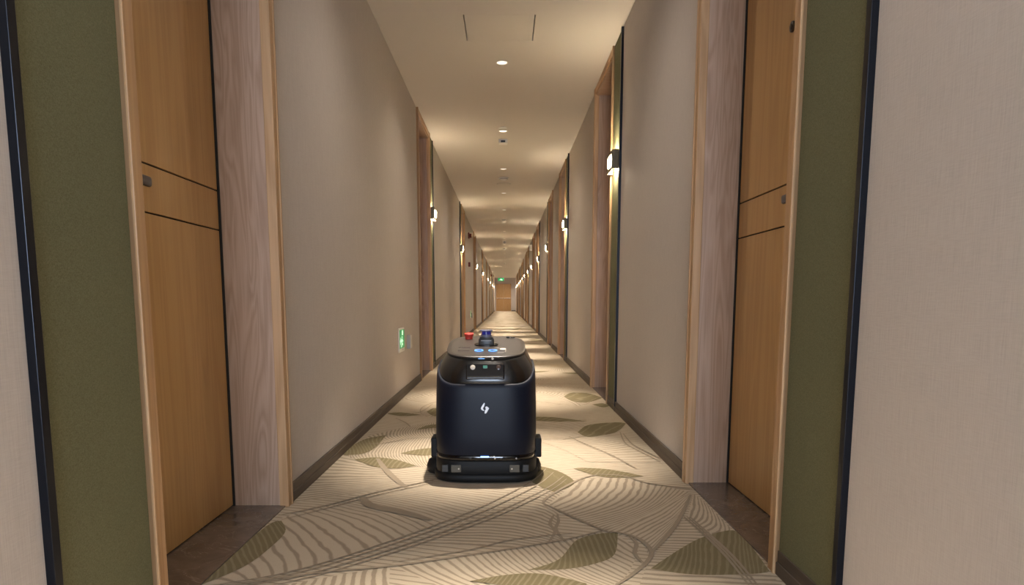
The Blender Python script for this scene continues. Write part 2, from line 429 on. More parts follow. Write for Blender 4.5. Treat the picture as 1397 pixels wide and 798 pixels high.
STROKES = [   # width, course of the line
    (0.008, [(-0.761, 1.804), (-0.593, 1.897), (-0.423, 2.074), (-0.223, 2.324), (-0.080, 2.531), (0.106, 2.882), (0.183, 3.116)]),
    (0.008, [(-0.755, 1.790), (-0.585, 1.879), (-0.411, 2.050), (-0.207, 2.292), (-0.061, 2.491), (0.129, 2.827), (0.212, 3.048)]),
    (0.009, [(-0.744, 1.771), (-0.570, 1.857), (-0.393, 2.024), (-0.185, 2.258), (-0.034, 2.449), (0.162, 2.772), (0.252, 2.982)]),
    (0.007, [(-0.735, 1.747), (-0.562, 1.833), (-0.385, 1.995), (-0.178, 2.224), (-0.026, 2.412), (0.169, 2.726), (0.260, 2.931)]),
    (0.01, [(-0.799, 2.414), (-0.652, 2.550), (-0.518, 2.712), (-0.302, 2.919), (-0.130, 3.116)]),
    (0.007, [(-0.773, 2.364), (-0.642, 2.512), (-0.510, 2.669), (-0.297, 2.870)]),
    (0.012, [(-0.751, 1.780), (-0.528, 1.881), (-0.323, 1.936), (-0.108, 2.024), (0.175, 2.153), (0.347, 2.269)]),
    (0.007, [(-0.327, 1.964), (-0.110, 2.067), (0.024, 2.160), (0.216, 2.224)]),
    (0.03, [(-0.614, 3.326), (-0.543, 3.116), (-0.463, 2.919), (-0.394, 2.777)]),
    (0.045, [(-0.554, 2.659), (-0.500, 2.540), (-0.394, 2.467), (-0.257, 2.364)]),
    (0.014, [(0.150, 2.540), (0.145, 2.598), (0.188, 2.701), (0.312, 2.919), (0.400, 3.008)]),
    (0.013, [(0.151, 2.550), (0.221, 2.423), (0.276, 2.331), (0.340, 2.224)]),
    (0.012, [(0.172, 2.423), (0.151, 2.324), (0.162, 2.239), (0.137, 2.140)]),
    (0.012, [(0.183, 2.423), (0.182, 2.348), (0.167, 2.269), (0.176, 2.195), (0.187, 2.133)]),
    (0.012, [(0.400, 3.008), (0.508, 2.982), (0.594, 2.858), (0.752, 2.766)]),
    (0.016, [(0.342, 2.239), (0.395, 2.210), (0.429, 2.153), (0.440, 2.061), (0.418, 1.982), (0.349, 1.870), (0.293, 1.795)]),
    (0.014, [(0.397, 2.195), (0.408, 2.126), (0.387, 2.036), (0.395, 1.964)]),
    (0.016, [(0.436, 2.042), (0.498, 2.153), (0.592, 2.348), (0.721, 2.680)]),
    (0.01, [(0.624, 2.397), (0.641, 2.210), (0.651, 2.011), (0.646, 1.795)]),
    (0.01, [(0.645, 2.397), (0.660, 2.210), (0.673, 2.011), (0.670, 1.795)]),
    (0.008, [(0.635, 2.397), (0.651, 2.210), (0.662, 2.011), (0.658, 1.795)]),
    (0.014, [(0.354, 3.881), (0.426, 3.657), (0.522, 3.391), (0.590, 3.116)]),
    (0.01, [(0.661, 4.014), (0.637, 3.696), (0.669, 3.510), (0.727, 3.263)]),
    (0.01, [(0.671, 3.969), (0.669, 3.677), (0.703, 3.493), (0.751, 3.294)]),
    (0.01, [(-0.739, 3.677), (-0.645, 3.696), (-0.521, 3.817), (-0.364, 3.859)]),
    (0.012, [(0.314, 3.797), (0.409, 3.859), (0.452, 3.881)]),
    (0.012, [(-0.707, 4.502), (-0.622, 4.336), (-0.569, 4.181)]),
    (0.012, [(-0.656, 4.651), (-0.573, 4.776), (-0.534, 5.122)]),
]

class Leaf: pass
leaves = []
rnd = random.Random(21)
def leaf(p0, p1, wid, olive, bend, pitch, asym):
    L = Leaf()
    L.p0, L.p1 = Vector(p0), Vector(p1)
    d = L.p1 - L.p0
    L.pc = (L.p0 + L.p1) / 2 + Vector((-d.y, d.x)) * bend
    L.w, L.k, L.pitch, L.asym = wid, olive, pitch, asym
    L.c = (L.p0 + L.p1) / 2; L.r = d.length / 2 + wid * .4
    leaves.append(L)
def scatter(y0, y1, n, big):
    for _ in range(n):
        x, y = rnd.uniform(XL - .1, XR + .1), rnd.uniform(y0, y1)
        a = rnd.uniform(0, 2 * math.pi)
        if big:
            ln = rnd.uniform(.8, 1.4); wd = ln * rnd.uniform(.38, .55); pitch = rnd.uniform(.026, .050)
        else:
            ln = rnd.uniform(.28, .60); wd = ln * rnd.uniform(.22, .45); pitch = rnd.uniform(.022, .035)
        dx, dy = math.cos(a) * ln / 2, math.sin(a) * ln / 2
        leaf((x - dx, y - dy), (x + dx, y + dy), wd, not big, rnd.uniform(-.18, .18), pitch, rnd.uniform(-.25, .25))
scatter(YB, 1.1, 22, True)
scatter(5.0, 20, 70, True)
scatter(20, YE, 90, True)
scatter(YB, 1.3, 8, False)
scatter(6.2, 20, 42, False)
scatter(20, YE, 60, False)

def bez(p0, pc, p1, t):
    return p0 * (1 - t) ** 2 + pc * 2 * t * (1 - t) + p1 * t * t
def smooth_line(pts, n):
    """Catmull-Rom through the points, n samples per span (tuples of any length)"""
    out = []
    m_ = len(pts)
    for i in range(m_ - 1):
        a, b, c, d = pts[max(i - 1, 0)], pts[i], pts[i + 1], pts[min(i + 2, m_ - 1)]
        for k in range(n + (1 if i == m_ - 2 else 0)):
            u = k / n
            out.append(tuple(.5 * (2 * q + (r_ - p) * u + (2 * p - 5 * q + 4 * r_ - s_) * u * u + (3 * q - p - 3 * r_ + s_) * u ** 3)
                             for p, q, r_, s_ in zip(a, b, c, d)))
    return out
def carpet():
    bm = bmesh.new()
    uv = bm.loops.layers.uv.new('UVMap'); uv2 = bm.loops.layers.uv.new('LeafUV')
    ca = bm.loops.layers.float_color.new('print')
    def grid_faces(grid, col):
        for i in range(len(grid) - 1):
            for j in range(len(grid[0]) - 1):
                qd = (grid[i][j], grid[i + 1][j], grid[i + 1][j + 1], grid[i][j + 1])
                f = bm.faces.new([k[0] for k in qd])
                for l, k in zip(f.loops, qd):
                    l[uv].uv = k[1]; l[uv2].uv = k[2]; l[ca] = col
    # ground: finely hatched at a slow angle
    n = 58
    for i in range(n):
        y0 = YB - .1 + i * (YE - YB + .2) / n; y1 = YB - .1 + (i + 1) * (YE - YB + .2) / n
        f = bm.faces.new([bm.verts.new(p) for p in ((XL - .05, y0, 0), (XR + .05, y0, 0), (XR + .05, y1, 0), (XL - .05, y1, 0))])
        for l in f.loops:
            p = l.vert.co
            l[uv].uv = ((p.y * .93 + p.x * .30 + 100) / .030, .3)
            l[uv2].uv = (.5, .5)
            l[ca] = (0, .26, 0, 1)
    placed = []
    NU, NV = 24, 8
    for L in leaves:
        lev = 1
        for c, r, lv in placed:
            if lv >= lev and (c - L.c).length < r + L.r: lev = lv + 1
        placed.append((L.c, L.r, lev))
        z = lev * .0002
        length = (L.p1 - L.p0).length
        ph = rnd.random() * 5 + 40
        rows = []
        for i in range(NU + 1):
            tt_ = i / NU
            p = bez(L.p0, L.pc, L.p1, tt_)
            q = bez(L.p0, L.pc, L.p1, min(1, tt_ + .01)) - bez(L.p0, L.pc, L.p1, max(0, tt_ - .01))
            q.normalize(); nn = Vector((-q.y, q.x))
            hw_ = L.w / 2 * math.sin(math.pi * tt_ ** .85) ** .8 if 0 < tt_ < 1 else .0005
            row = []
            for j in range(NV + 1):
                s = -1 + 2 * j / NV
                off = s * hw_ * (1 + L.asym * (1 if s > 0 else -1))
                sw = abs(off) * .7 + off * off * 1.4
                row.append((bm.verts.new((p.x + nn.x * off, p.y + nn.y * off, z)), ((tt_ * length - sw) / L.pitch + ph, off), (tt_, s)))
            rows.append(row)
        grid_faces(rows, (1, .34, 0, 1) if L.k else (0, .36, 1, 1))
    z = .0003
    for k, cum, e0, e1, bow, share in PATCHES:
        z += .00008
        a = smooth_line([(*p, c) for p, c in zip(e0, cum)], 6)
        b = smooth_line([(*p, c) for p, c in zip(e1, cum)], 6)
        rows = []
        for i in range(len(a)):
            A, B = Vector(a[i][:2]), Vector(b[i][:2])
            tg = Vector(a[min(i + 1, len(a) - 1)][:2]) - Vector(a[max(i - 1, 0)][:2])
            if tg.length > 0: tg.normalize()
            wd = (B - A).length
            row = []
            for j in range(7):
                s = j / 6
                p = A.lerp(B, s) + tg * (bow * math.sin(math.pi * s) * math.sin(math.pi * i / (len(a) - 1)) ** .8)
                slant = (s * 1.5 if k == 'olive' else 0)
                row.append((bm.verts.new((p.x, p.y, z)), (a[i][2] + slant + 20, .3), (.5, .5)))
            rows.append(row)
        grid_faces(rows, (1 if k == 'olive' else 0, share, 0, 1))
        if k == 'base': last = z
    zs = z + .0001
    for wd, pts in STROKES:
        zs += .00003
        a = smooth_line(pts, 8)
        rows = []
        for i in range(len(a)):
            tg = Vector(a[min(i + 1, len(a) - 1)]) - Vector(a[max(i - 1, 0)])
            tg.normalize(); nn = Vector((-tg.y, tg.x))
            w_ = wd / 2 * (.45 + .55 * math.sin(math.pi * (i + .5) / len(a)))
            rows.append([(bm.verts.new((a[i][0] + nn.x * s * w_, a[i][1] + nn.y * s * w_, zs)), (.5, .3), (.5, .5)) for s in (-1, 1)])
        grid_faces(rows, (.5, 0, 0, 1))
    for f in bm.faces:
        f.normal_update()
        if f.normal.z < 0: f.normal_flip()
    for x, s in ((XL - .05, -1), (XR + .05, 1)):
        bmesh.ops.bisect_plane(bm, geom=bm.verts[:] + bm.edges[:] + bm.faces[:], plane_co=(x, 0, 0), plane_no=(s, 0, 0), clear_outer=True)
    me = bpy.data.meshes.new('floor')
    bm.to_mesh(me); bm.free()
    me.materials.append(MATS['carpet'])
    return me, max(p[2] for p in placed)
cm, levs = carpet()
fl = obj('floor', cm)
tag(fl, 'cream corridor carpet printed with brown veined and olive leaves', 'carpet', kind='structure')
sub = part('floor_slab', lambda bm: bm_range(bm, XL - .45, XR + .45, YB - .2, YE + .2, -.1, -.004), 'dark_gap')
sub.parent = fl

# ------------------------------------------------------------------ baseboards
def baseboard(name, x, sgn, ops, label):
    e = empty(name, (x, 0, 0))
    ys = [YB] + [v for a, b in ops for v in (a, b)] + [YE]
    for i in range(0, len(ys), 2):
        a, b = ys[i], ys[i + 1]
        def bd(bm):
            bm_range(bm, 0, -sgn * .010, a, b, 0, .068, .002)
            bm_range(bm, 0, -sgn * .014, a, b, 0, .036, .002)
        part('board', bd, 'baseboard_wood', e)
    return tag(e, label, 'baseboard', kind='structure')
baseboard('baseboard_left', XL, -1, OPL, 'dark brown stepped baseboard along the left wall')
baseboard('baseboard_right', XR, 1, OPR, 'dark brown stepped baseboard along the right wall')
bf = boxpart('baseboard_far', (.46, XR, YE - .012, YE, 0, .07), 'baseboard_wood', None, .002)
tag(bf, 'dark brown baseboard on the far end wall beside the fire doors', 'baseboard', kind='structure')

# ------------------------------------------------------------------ doors.  local frame: x along the corridor, y into the wall, z up
def make_door(depth):
    e = empty('door_1')
    w = FRAME
    o0, o1 = CAS, w - CAS                                   # clear opening
    for s, a in ((1, 0.0), (-1, w)):
        def cas(bm, s=s, a=a):
            bm_range(bm, a, a + s * (CAS + .003), -.018, .016, 0, H, .003)
            bm_range(bm, a, a + s * .012, -.021, .0, 0, H, .002)
        part('casing', cas, 'casing_wood', e)
        b = o0 if s == 1 else o1
        boxpart('jamb', (b - s * .03, b, -.004, depth + .05, 0, HEAD + .03), 'jamb_wood', e)
        boxpart('seal', (b, b + s * .007, depth - .006, depth + .05, 0, HEAD), 'dark_gap', e)
    boxpart('head_jamb', (o0, o1, -.004, depth + .05, HEAD, HEAD + .03), 'head_wood', e)
    boxpart('head_casing', (0, w, -.016, .02, HEAD + .012, H), 'casing_wood', e, .002)
    boxpart('threshold', (o0, o1, -.004, depth + .04, -.003, .006), 'threshold_stone', e)
    leafp = boxpart('door_leaf', (o0 + .004, o1 - .004, depth + .006, depth + .05, .010, HEAD - .004), 'dark_gap', e)
    for z0, z1 in ((.010, .993), (.998, 1.127), (1.132, HEAD - .006)):
        boxpart('panel', (o0 + .009, o1 - .009, depth, depth + .02, z0, z1), 'door_veneer', leafp, .0012)
    hx = o0 + .15
    hd = part('lever_handle', lambda bm: (bm_box(bm, (hx, depth - .004, 1.063), (.055, .008, .16), .004),
                                          bm_cyl(bm, (hx, depth - .03, 1.063), .010, .06, 'y', 16),
                                          bm_box(bm, (hx + .085, depth - .056, 1.063), (.20, .016, .028), .0075)), 'dark_handle', leafp, True)
    cx = (o0 + o1) / 2
    part('peephole', lambda bm: (bm_cyl(bm, (cx, depth - .003, 1.62), .017, .008, 'y', 24, bev=.002),
                                 bm_cyl(bm, (cx, depth - .007, 1.62), .008, .004, 'y', 16)), 'dark_handle', leafp, True)
    return e
# trim beside each door: green panel, black metal strip
def make_trim():
    e = empty('trim_1')
    boxpart('fabric_panel', (STRIP, STRIP + PANEL, -.006, .01, .066, H - .002), 'green_fabric', e, .0015)
    boxpart('metal_strip', (0, STRIP, -.016, .01, .0, H - .002), 'black_metal', e, .001)
    return e
def make_sconce():
    """up-and-down wall light; origin on the panel face"""
    e = empty('wall_sconce')
    w2, d, h2 = .125, .042, .062
    boxpart('back_plate', (-.10, .10, -.005, 0, -.05, .05), 'bronze', e, .001)
    def body(bm):
        th = .005
        for s in (-1, 1):
            bm_range(bm, s * w2, s * (w2 - th), -d, -.004, -h2, h2)
            for k in range(3):                              # ribs on the cheeks
                bm_range(bm, s * w2, s * (w2 + .003), -.012 - k * .010, -.007 - k * .010, -h2, h2)
        # front: a plate round a broad window
        bm_range(bm, -w2, w2, -d - .004, -d, .040, h2)
        bm_range(bm, -w2, w2, -d - .004, -d, -h2, -.040)
        bm_range(bm, -w2, -.085, -d - .004, -d, -.040, .040)
        bm_range(bm, .085, w2, -d - .004, -d, -.040, .040)
    part('body', body, 'bronze', e)
    def glass(bm):
        pts = [(.080 * math.copysign(abs(math.cos(a)) ** .6, math.cos(a)), .038 * math.copysign(abs(math.sin(a)) ** .6, math.sin(a))) for a in [2 * math.pi * k / 32 for k in range(32)]]
        bm_prism(bm, pts, -d - .006, -d + .004, 'xz')
    part('glass', glass, 'lamp_glow', e)
    part('glass_mount', lambda bm: bm_range(bm, -.087, .087, -d, -d + .002, -.042, .042), 'bronze', e)
    part('lamp', lambda bm: bm_cyl(bm, (0, -.022, 0), .009, .16, 'x', 12), 'lamp_glow', e)
    boxpart('crossbar', (-w2 + .004, w2 - .004, -.012, -.006, -.003, .003), 'bronze', e)
    return e

num = [0]
protos = {}
def mirror_tree(o, parent=None):
    """copies with mirrored meshes (local x flipped)"""
    c = o.copy()
    if o.data:
        me = o.data.copy()
        bm = bmesh.new(); bm.from_mesh(me)
        bmesh.ops.scale(bm, vec=(-1, 1, 1), verts=bm.verts)
        bmesh.ops.reverse_faces(bm, faces=bm.faces)
        bm.to_mesh(me); bm.free()
        c.data = me
    else:
        pass
    COL.objects.link(c)
    if parent: c.parent = parent
    for ch in list(o.children): mirror_tree(ch, c)
    return c
def kill_tree(o):
    for ch in list(o.children): kill_tree(ch)
    bpy.data.objects.remove(o)
SC0 = make_sconce()
TR0 = make_trim()
for side, units, x, dep in (('left', LEFT, XL, RECL), ('right', RIGHT, XR, RECR)):
    D0 = make_door(dep)
    # left wall: local +x must run along +Y and local +y into -X : rotate +90 deg.   right wall: rotate -90 deg (local x runs along -Y), so mirror
    D1 = mirror_tree(D0); T1 = mirror_tree(TR0)
    rz = R(90) if side == 'left' else R(-90)
    for i, (s, k) in enumerate(units):
        num[0] += 1
        near_panel = (k == 'A')
        yo = s + STRIP + PANEL if near_panel else s           # opening start
        # lever next to the panel: unmirrored when local x runs away from the panel
        if side == 'left':
            if near_panel: dd, tr, oy, ty = D0, TR0, yo, s
            else: dd, tr, oy, ty = D1, T1, yo + FRAME, s + UNIT
        else:
            if near_panel: dd, tr, oy, ty = D1, T1, yo, s
            else: dd, tr, oy, ty = D0, TR0, yo + FRAME, s + UNIT
        d = copy_tree(dd); d.name = 'door_%d' % num[0]
        d.location = (x, oy, 0); d.rotation_euler = (0, 0, rz)
        where = '%s door on the %s wall' % (ORD[i + 1], side)
        tag(d, 'light wood guest room door in its recess, %s' % where, 'door', kind='structure')
        tt2 = copy_tree(tr); tt2.name = 'trim_%d' % num[0]
        tt2.location = (x, ty, 0); tt2.rotation_euler = (0, 0, rz)
        tag(tt2, 'olive green fabric panel with black metal edge at the %s' % where, 'wall panel', kind='structure')
        if not (i == 0):
            py = s + STRIP + PANEL * .5 if near_panel else s + UNIT - STRIP - PANEL * .5
            inx = 1 if side == 'left' else -1
            sc = copy_tree(SC0)
            sc.name = 'wall_sconce'
            sc.location = (x + inx * .006, py, 1.69); sc.rotation_euler = (0, 0, rz)
            tag(sc, 'lit bronze sconce on the panel of the %s' % where, 'wall lamp', 'sconces along the corridor walls')
            ld = bpy.data.lights.get('sconce_bulb') or bpy.data.lights.new('sconce_bulb', 'POINT')
            ld.energy = SCONCE_W; ld.color = (1, .84, .61); ld.shadow_soft_size = .014
            lo = bpy.data.objects.new('sconce_bulb', ld); COL.objects.link(lo)
            lo.parent = sc; lo.location = (0, -.023, .034)
            l2 = bpy.data.objects.new('sconce_bulb', ld); COL.objects.link(l2)
            l2.parent = sc; l2.location = (0, -.023, -.034)
    kill_tree(D0); kill_tree(D1); kill_tree(T1)
kill_tree(SC0); kill_tree(TR0)

# ------------------------------------------------------------------ ceiling fittings
def make_downlight():
    e = empty('ceiling_downlight')
    def ring(bm):
        n = 32
        prof = [(.047, 0), (.047, -.003), (.040, -.004), (.034, .0), (.034, .012)]
        rows = [[bm.verts.new((r * math.cos(2 * math.pi * i / n), r * math.sin(2 * math.pi * i / n), z)) for i in range(n)] for r, z in prof]
        for a, b in zip(rows, rows[1:]):
            for i in range(n): bm.faces.new((a[i], a[(i + 1) % n], b[(i + 1) % n], b[i]))
    part('trim_ring', ring, 'white_plastic', e, True)
    part('lens', lambda bm: bm_cyl(bm, (0, 0, -.0005), .036, .002, 'z', 32), 'downlight_glow', e)
    return e
D = make_downlight()
sd = bpy.data.lights.new('downlight_beam', 'SPOT')
sd.energy = SPOT_W; sd.color = WARM; sd.spot_size = R(41); sd.spot_blend = 1.0; sd.shadow_soft_size = .03
sw_ = bpy.data.lights.new('downlight_spill', 'SPOT')
sw_.energy = SPILL_W; end_ = sw_.copy(); end_.name = 'end_downlight'; end_.energy = 95.0; end_.color = WARM; end_.spot_size = R(165); end_.spot_blend = 1.0; sw_.color = WARM; sw_.spot_size = R(150); sw_.spot_blend = 1.0; sw_.shadow_soft_size = .03
seen = 0
fittings = []
for i, y in enumerate(DL_Y):
    d = D if i == 0 else copy_tree(D)
    fittings.append(d)
    d.location = (XM, y, H)
    if y > 4.5: seen += 1
    lbl = ('round recessed downlight, %s visible from the camera along the ceiling line' % ORD[seen]) if y > 4.5 else \
          'round recessed downlight in the ceiling above the near end of the corridor'
    tag(d, lbl if y > 4.5 else 'round recessed downlight, %s one behind the ceiling hatch towards the camera' % ORD[4 - i], 'downlight', 'recessed downlights down the middle of the ceiling')
for i, y in enumerate(DL_Y):
    lo = bpy.data.objects.new('downlight_beam', sd); COL.objects.link(lo)
    lo.parent = fittings[i]; lo.location = (0, 0, -.012)
    lo = bpy.data.objects.new('downlight_spill', end_ if i >= len(DL_Y) - 1 else sw_); COL.objects.link(lo)
    lo.parent = fittings[i]; lo.location = (0, 0, -.010)

def detector(y, label, r=.05, cat='smoke detector', dark=False):
    e = empty('smoke_detector', (XM, y, H))
    part('base', lambda bm: bm_cyl(bm, (0, 0, -.006), r, .012, 'z', 28, bev=.003), 'white_plastic', e, True)
    part('dome', lambda bm: bm_cyl(bm, (0, 0, -.024), r * .52, .026, 'z', 24, r2=r * .8, bev=.004), 'white_plastic', e, True)
    part('vent', lambda bm: bm_cyl(bm, (0, 0, -.018), r * .84, .006, 'z', 24), 'grey_plastic', e, True)
    tag(e, label, cat, 'ceiling detectors')
    return e
# sprinkler cover, air sensor with dark slot, detectors
sp = empty('sprinkler_cover', (XM, 7.46, H))
part('cover_plate', lambda bm: bm_cyl(bm, (0, 0, -.008), .042, .006, 'z', 28, bev=.002), 'white_plastic', sp, True)
part('neck', lambda bm: bm_cyl(bm, (0, 0, -.003), .03, .006, 'z', 20), 'grey_plastic', sp, True)
tag(sp, 'flat round sprinkler cover just before the second visible downlight', 'sprinkler')
wn = empty('ceiling_sensor', (XM, 8.02, H))
boxpart('housing', (-.05, .05, -.05, .05, -.045, 0), 'white_plastic', wn, .008)
boxpart('slot', (-.024, .024, -.053, -.046, -.038, -.016), 'dark_plastic', wn, .002)
tag(wn, 'small square ceiling sensor with a dark front slot', 'sensor')
detector(10.42, 'shallow round smoke detector after the third visible downlight', .072)
spk = empty('ceiling_speaker', (XM, 10.95, H))
part('grille', lambda bm: bm_cyl(bm, (0, 0, -.002), .10, .004, 'z', 36, bev=.001), 'ceiling_paint', spk, True)
part('rim', lambda bm: bm_cyl(bm, (0, 0, -.0012), .106, .0024, 'z', 36), 'grey_plastic', spk, True)
tag(spk, 'flat round ceiling speaker behind the shallow smoke detector', 'speaker')
detector(15.6, 'domed smoke detector in the middle distance of the ceiling', .06)
detector(24.0, 'domed smoke detector beyond the white emergency lamp', .06)
detector(33.4, 'tiny domed smoke detector near the far end of the ceiling', .06)
em = empty('emergency_lamp', (XM, 20.9, H))
boxpart('housing', (-.06, .06, -.05, .05, -.10, 0), 'white_plastic', em, .008)
part('lamp_head', lambda bm: bm_cyl(bm, (0, -.055, -.06), .035, .02, 'y', 20, bev=.003), 'grey_plastic', em, True)
tag(em, 'white box emergency lamp hanging under the ceiling in mid distance', 'emergency lamp')
em2 = empty('wall_speaker', (XR - .0, 20.75, 2.28))
boxpart('housing', (-.07, 0, -.09, .09, -.08, .08), 'white_plastic', em2, .008)
boxpart('grille', (-.075, -.069, -.07, .07, -.06, .06), 'grey_plastic', em2, .002)
tag(em2, 'small white box speaker high on the right wall between far doors', 'speaker')

# ------------------------------------------------------------------ left wall devices
def man(bm, x, y0, y1, z0, z1, flip=1):
    """running person pictogram as thin plates in a (y, z) rectangle, proud of plane x"""
    def Q(a, b): return (y0 + (y1 - y0) * (a if flip > 0 else 1 - a), z0 + (z1 - z0) * b)
    polys = [
        [(.48, .80), (.58, .80), (.62, .88), (.58, .96), (.48, .96), (.44, .88)],
        [(.34, .44), (.52, .42), (.62, .74), (.44, .77)],
        [(.36, .47), (.50, .45), (.60, .30), (.78, .30), (.78, .20), (.54, .20)],
        [(.34, .48), (.46, .40), (.34, .08), (.12, .02), (.10, .12), (.26, .17)],
        [(.56, .74), (.62, .68), (.72, .56), (.88, .60), (.90, .52), (.70, .46), (.56, .60)],
        [(.48, .77), (.44, .68), (.30, .66), (.20, .50), (.12, .54), (.24, .76)]]
    for p in polys:
        bm_prism(bm, [Q(a, b) for a, b in p], x, x + .0015, 'yz')
def low_exit(y, label, w=.24):
    e = empty('exit_sign', (XL, y, .36))
    boxpart('housing', (0, .010, -w / 2 - .012, w / 2 + .012, 0, .185), 'white_plastic', e, .003)
    face = boxpart('face', (.009, .012, -w / 2, w / 2, .030, .172), 'exit_green', e)
    part('running_figure', lambda bm: man(bm, .012, -w * .30, w * .22, .036, .125), 'exit_white', face)
    part('door_mark', lambda bm: (bm_prism(bm, [(-w * .06, .130), (w * .16, .130), (w * .16, .166), (-w * .06, .166)], .012, .0135, 'yz'),), 'exit_white', face)
    part('arrow', lambda bm: bm_prism(bm, [(-.48 * w, .085), (-.36 * w, .115), (-.36 * w, .094), (-.26 * w, .094), (-.26 * w, .076), (-.36 * w, .076), (-.36 * w, .055)], .012, .0135, 'yz'), 'exit_white', face)
    boxpart('test_buttons', (.009, .013, w * .1, w * .38, .010, .022), 'steel', e, .001)
    return tag(e, label, 'exit sign', 'low exit signs on the left wall')
def socket(y, label, z=.36):
    e = empty('wall_switch', (XL, y, z))
    boxpart('back_box', (0, .028, -.045, .045, 0, .115), 'grey_plastic', e, .004)
    boxpart('cover', (.027, .034, -.040, .040, .006, .109), 'steel', e, .003)
    return tag(e, label, 'switch box', 'small grey boxes beside the low exit signs')
low_exit(5.50, 'lit green running figure sign low on the left wall before the second door')
socket(5.88, 'small grey box on left wall right of the near green sign')
low_exit(16.5, 'small green sign low on the left wall past the red alarms')
socket(16.95, 'small grey box on left wall past the red alarms')
def alarm(y, which):
    s = empty('alarm_sounder', (XL, y, 2.17))
    boxpart('base', (0, .03, -.06, .06, -.065, .065), 'alarm_red', s, .006)
    part('horn', lambda bm: bm_cyl(bm, (.05, 0, .0), .045, .05, 'x', 24, r2=.05, bev=.004), 'alarm_red', s, True)
    tag(s, 'dark red alarm sounder high on the left wall, %s' % which, 'fire alarm', 'alarm sounders on the left wall')
    c = empty('call_point', (XL, y + .0, 1.55))
    boxpart('box', (0, .045, -.048, .048, -.048, .048), 'alarm_red', c, .006)
    boxpart('glass', (.044, .048, -.030, .030, -.030, .022), 'grey_plastic', c, .002)
    tag(c, 'dark red manual call point below the alarm sounder, %s' % which, 'call point', 'manual call points on the left wall')
alarm(15.75, 'past the third door')
alarm(39.6, 'near the far end')

# ------------------------------------------------------------------ far end: fire doors and exit sign
fd = empty('door_%d' % (num[0] + 1), (-.135, YE, 0))
FW, FH = 1.14, 2.02
for s in (-1, 1):
    boxpart('casing', (s * FW / 2, s * (FW / 2 - .035), -.035, 0, 0, FH + .03), 'casing_wood', fd, .002)
    lf = boxpart('door_leaf', (s * .003, s * (FW / 2 - .035), -.02, 0, .006, FH), 'fire_door_wood', fd, .002)
    def bar(bm, s=s):
        bm_cyl(bm, (s * (FW / 4 - .01), -.085, .98), .018, FW / 2 - .10, 'x', 12)
        for q in (.06, FW / 2 - .09): bm_box(bm, (s * q, -.055, .98), (.05, .075, .07), .006)
    part('push_bar', bar, 'steel', lf, True)
boxpart('head_casing', (-FW / 2, FW / 2, -.035, 0, FH, FH + .03), 'casing_wood', fd, .002)
tag(fd, 'pair of wooden fire doors with steel push bars at the far end', 'door', kind='structure')
es = empty('exit_sign', (-.30, YE - 6.0, 2.10))
boxpart('housing', (-.20, .20, -.02, .02, 0, .20), 'exit_green', es, .01)
part('symbol', lambda bm: (bm_prism(bm, [(-.12, .05), (.12, .05), (.04, .14), (.0, .16), (-.04, .14)], -.024, -.020, 'xz')), 'exit_white', es)
for s in (-.14, .14):
    part('hanger', lambda bm: bm_cyl(bm, (s, 0, .30), .006, .20, 'z', 10), 'steel', es)
tag(es, 'green exit sign hanging from the ceiling before the far fire doors', 'exit sign')

# ------------------------------------------------------------------ cleaning robot.  local: front faces -y, floor z = 0
rb = empty('cleaning_robot', (-.083, 2.865, 0))
tag(rb, 'black and navy floor cleaning robot standing in the corridor', 'robot')
def ring_pts(a, yf, yb, z, tilt=0.0, n=72, e=4.2, ef=None):
    pts = []
    for i in range(n):
        th = 2 * math.pi * i / n
        c, s = math.cos(th), math.sin(th)
        ex = 2 / (ef if (ef and s < 0) else e)
        x = a * math.copysign(abs(c) ** ex, c)
        y = (yf + yb) / 2 + (yb - yf) / 2 * math.copysign(abs(s) ** ex, s)
        pts.append((x, y, z + tilt * (y - yf) / (yb - yf)))
    return pts
def loft(bm, rings, cap0=True, cap1=True):
    rows = [[bm.verts.new(p) for p in r] for r in rings]
    n = len(rows[0])
    for a, b in zip(rows, rows[1:]):
        for i in range(n): bm.faces.new((a[i], a[(i + 1) % n], b[(i + 1) % n], b[i]))
    if cap0: bm.faces.new(rows[0][::-1])
    if cap1: bm.faces.new(rows[-1])
E1 = 4.0
def sstep(v, a, b):
    u = min(max((v - a) / (b - a), 0), 1)
    return u * u * (3 - 2 * u)
def shell_ring(z, a, f, b, k):
    """the upper edge of the shell climbs at the corners and runs high along the flanks"""
    out = []
    for x, y, zz in ring_pts(a, f, b, z, e=E1):
        up = 1 - math.sqrt(max(0, 1 - min(max((abs(x) / a - .60) / .40, 0), 1) ** 2.2))
        back = sstep(y, .05, .30)
        out.append((x, y, zz + k * max(.058 * up, .062 * back) + k * .012 * back))
    return out
body = [(.1175, .2150, .001, .501, 0), (.125, .2165, -.001, .503, 0), (.20, .2175, -.003, .505, 0), (.30, .2165, .000, .505, .0), (.36, .2145, .004, .503, .35),
        (.395, .2125, .007, .502, .85), (.407, .2105, .010, .501, .97), (.413, .2075, .014, .498, 1), (.414, .202, .020, .493, 1), (.405, .198, .026, .488, 1)]
shell = part('body_shell', lambda bm: loft(bm, [shell_ring(*r_) for r_ in body], True, False), 'robot_navy', rb, True, 60)
head = [(.385, .196, .026, .49, 0), (.408, .2025, .018, .493, .0), (.420, .2055, .016, .495, .002), (.440, .2060, .018, .496, .010), (.458, .2030, .023, .495, .022),
        (.474, .1955, .029, .492, .036), (.488, .1855, .035, .487, .048), (.502, .1745, .042, .483, .058), (.514, .168, .047, .481, .062)]
hd = part('head_cover', lambda bm: loft(bm, [ring_pts(a, f, b, z, t_, e=3.6) for z, a, f, b, t_ in head]), 'robot_gloss', rb, True, 60)
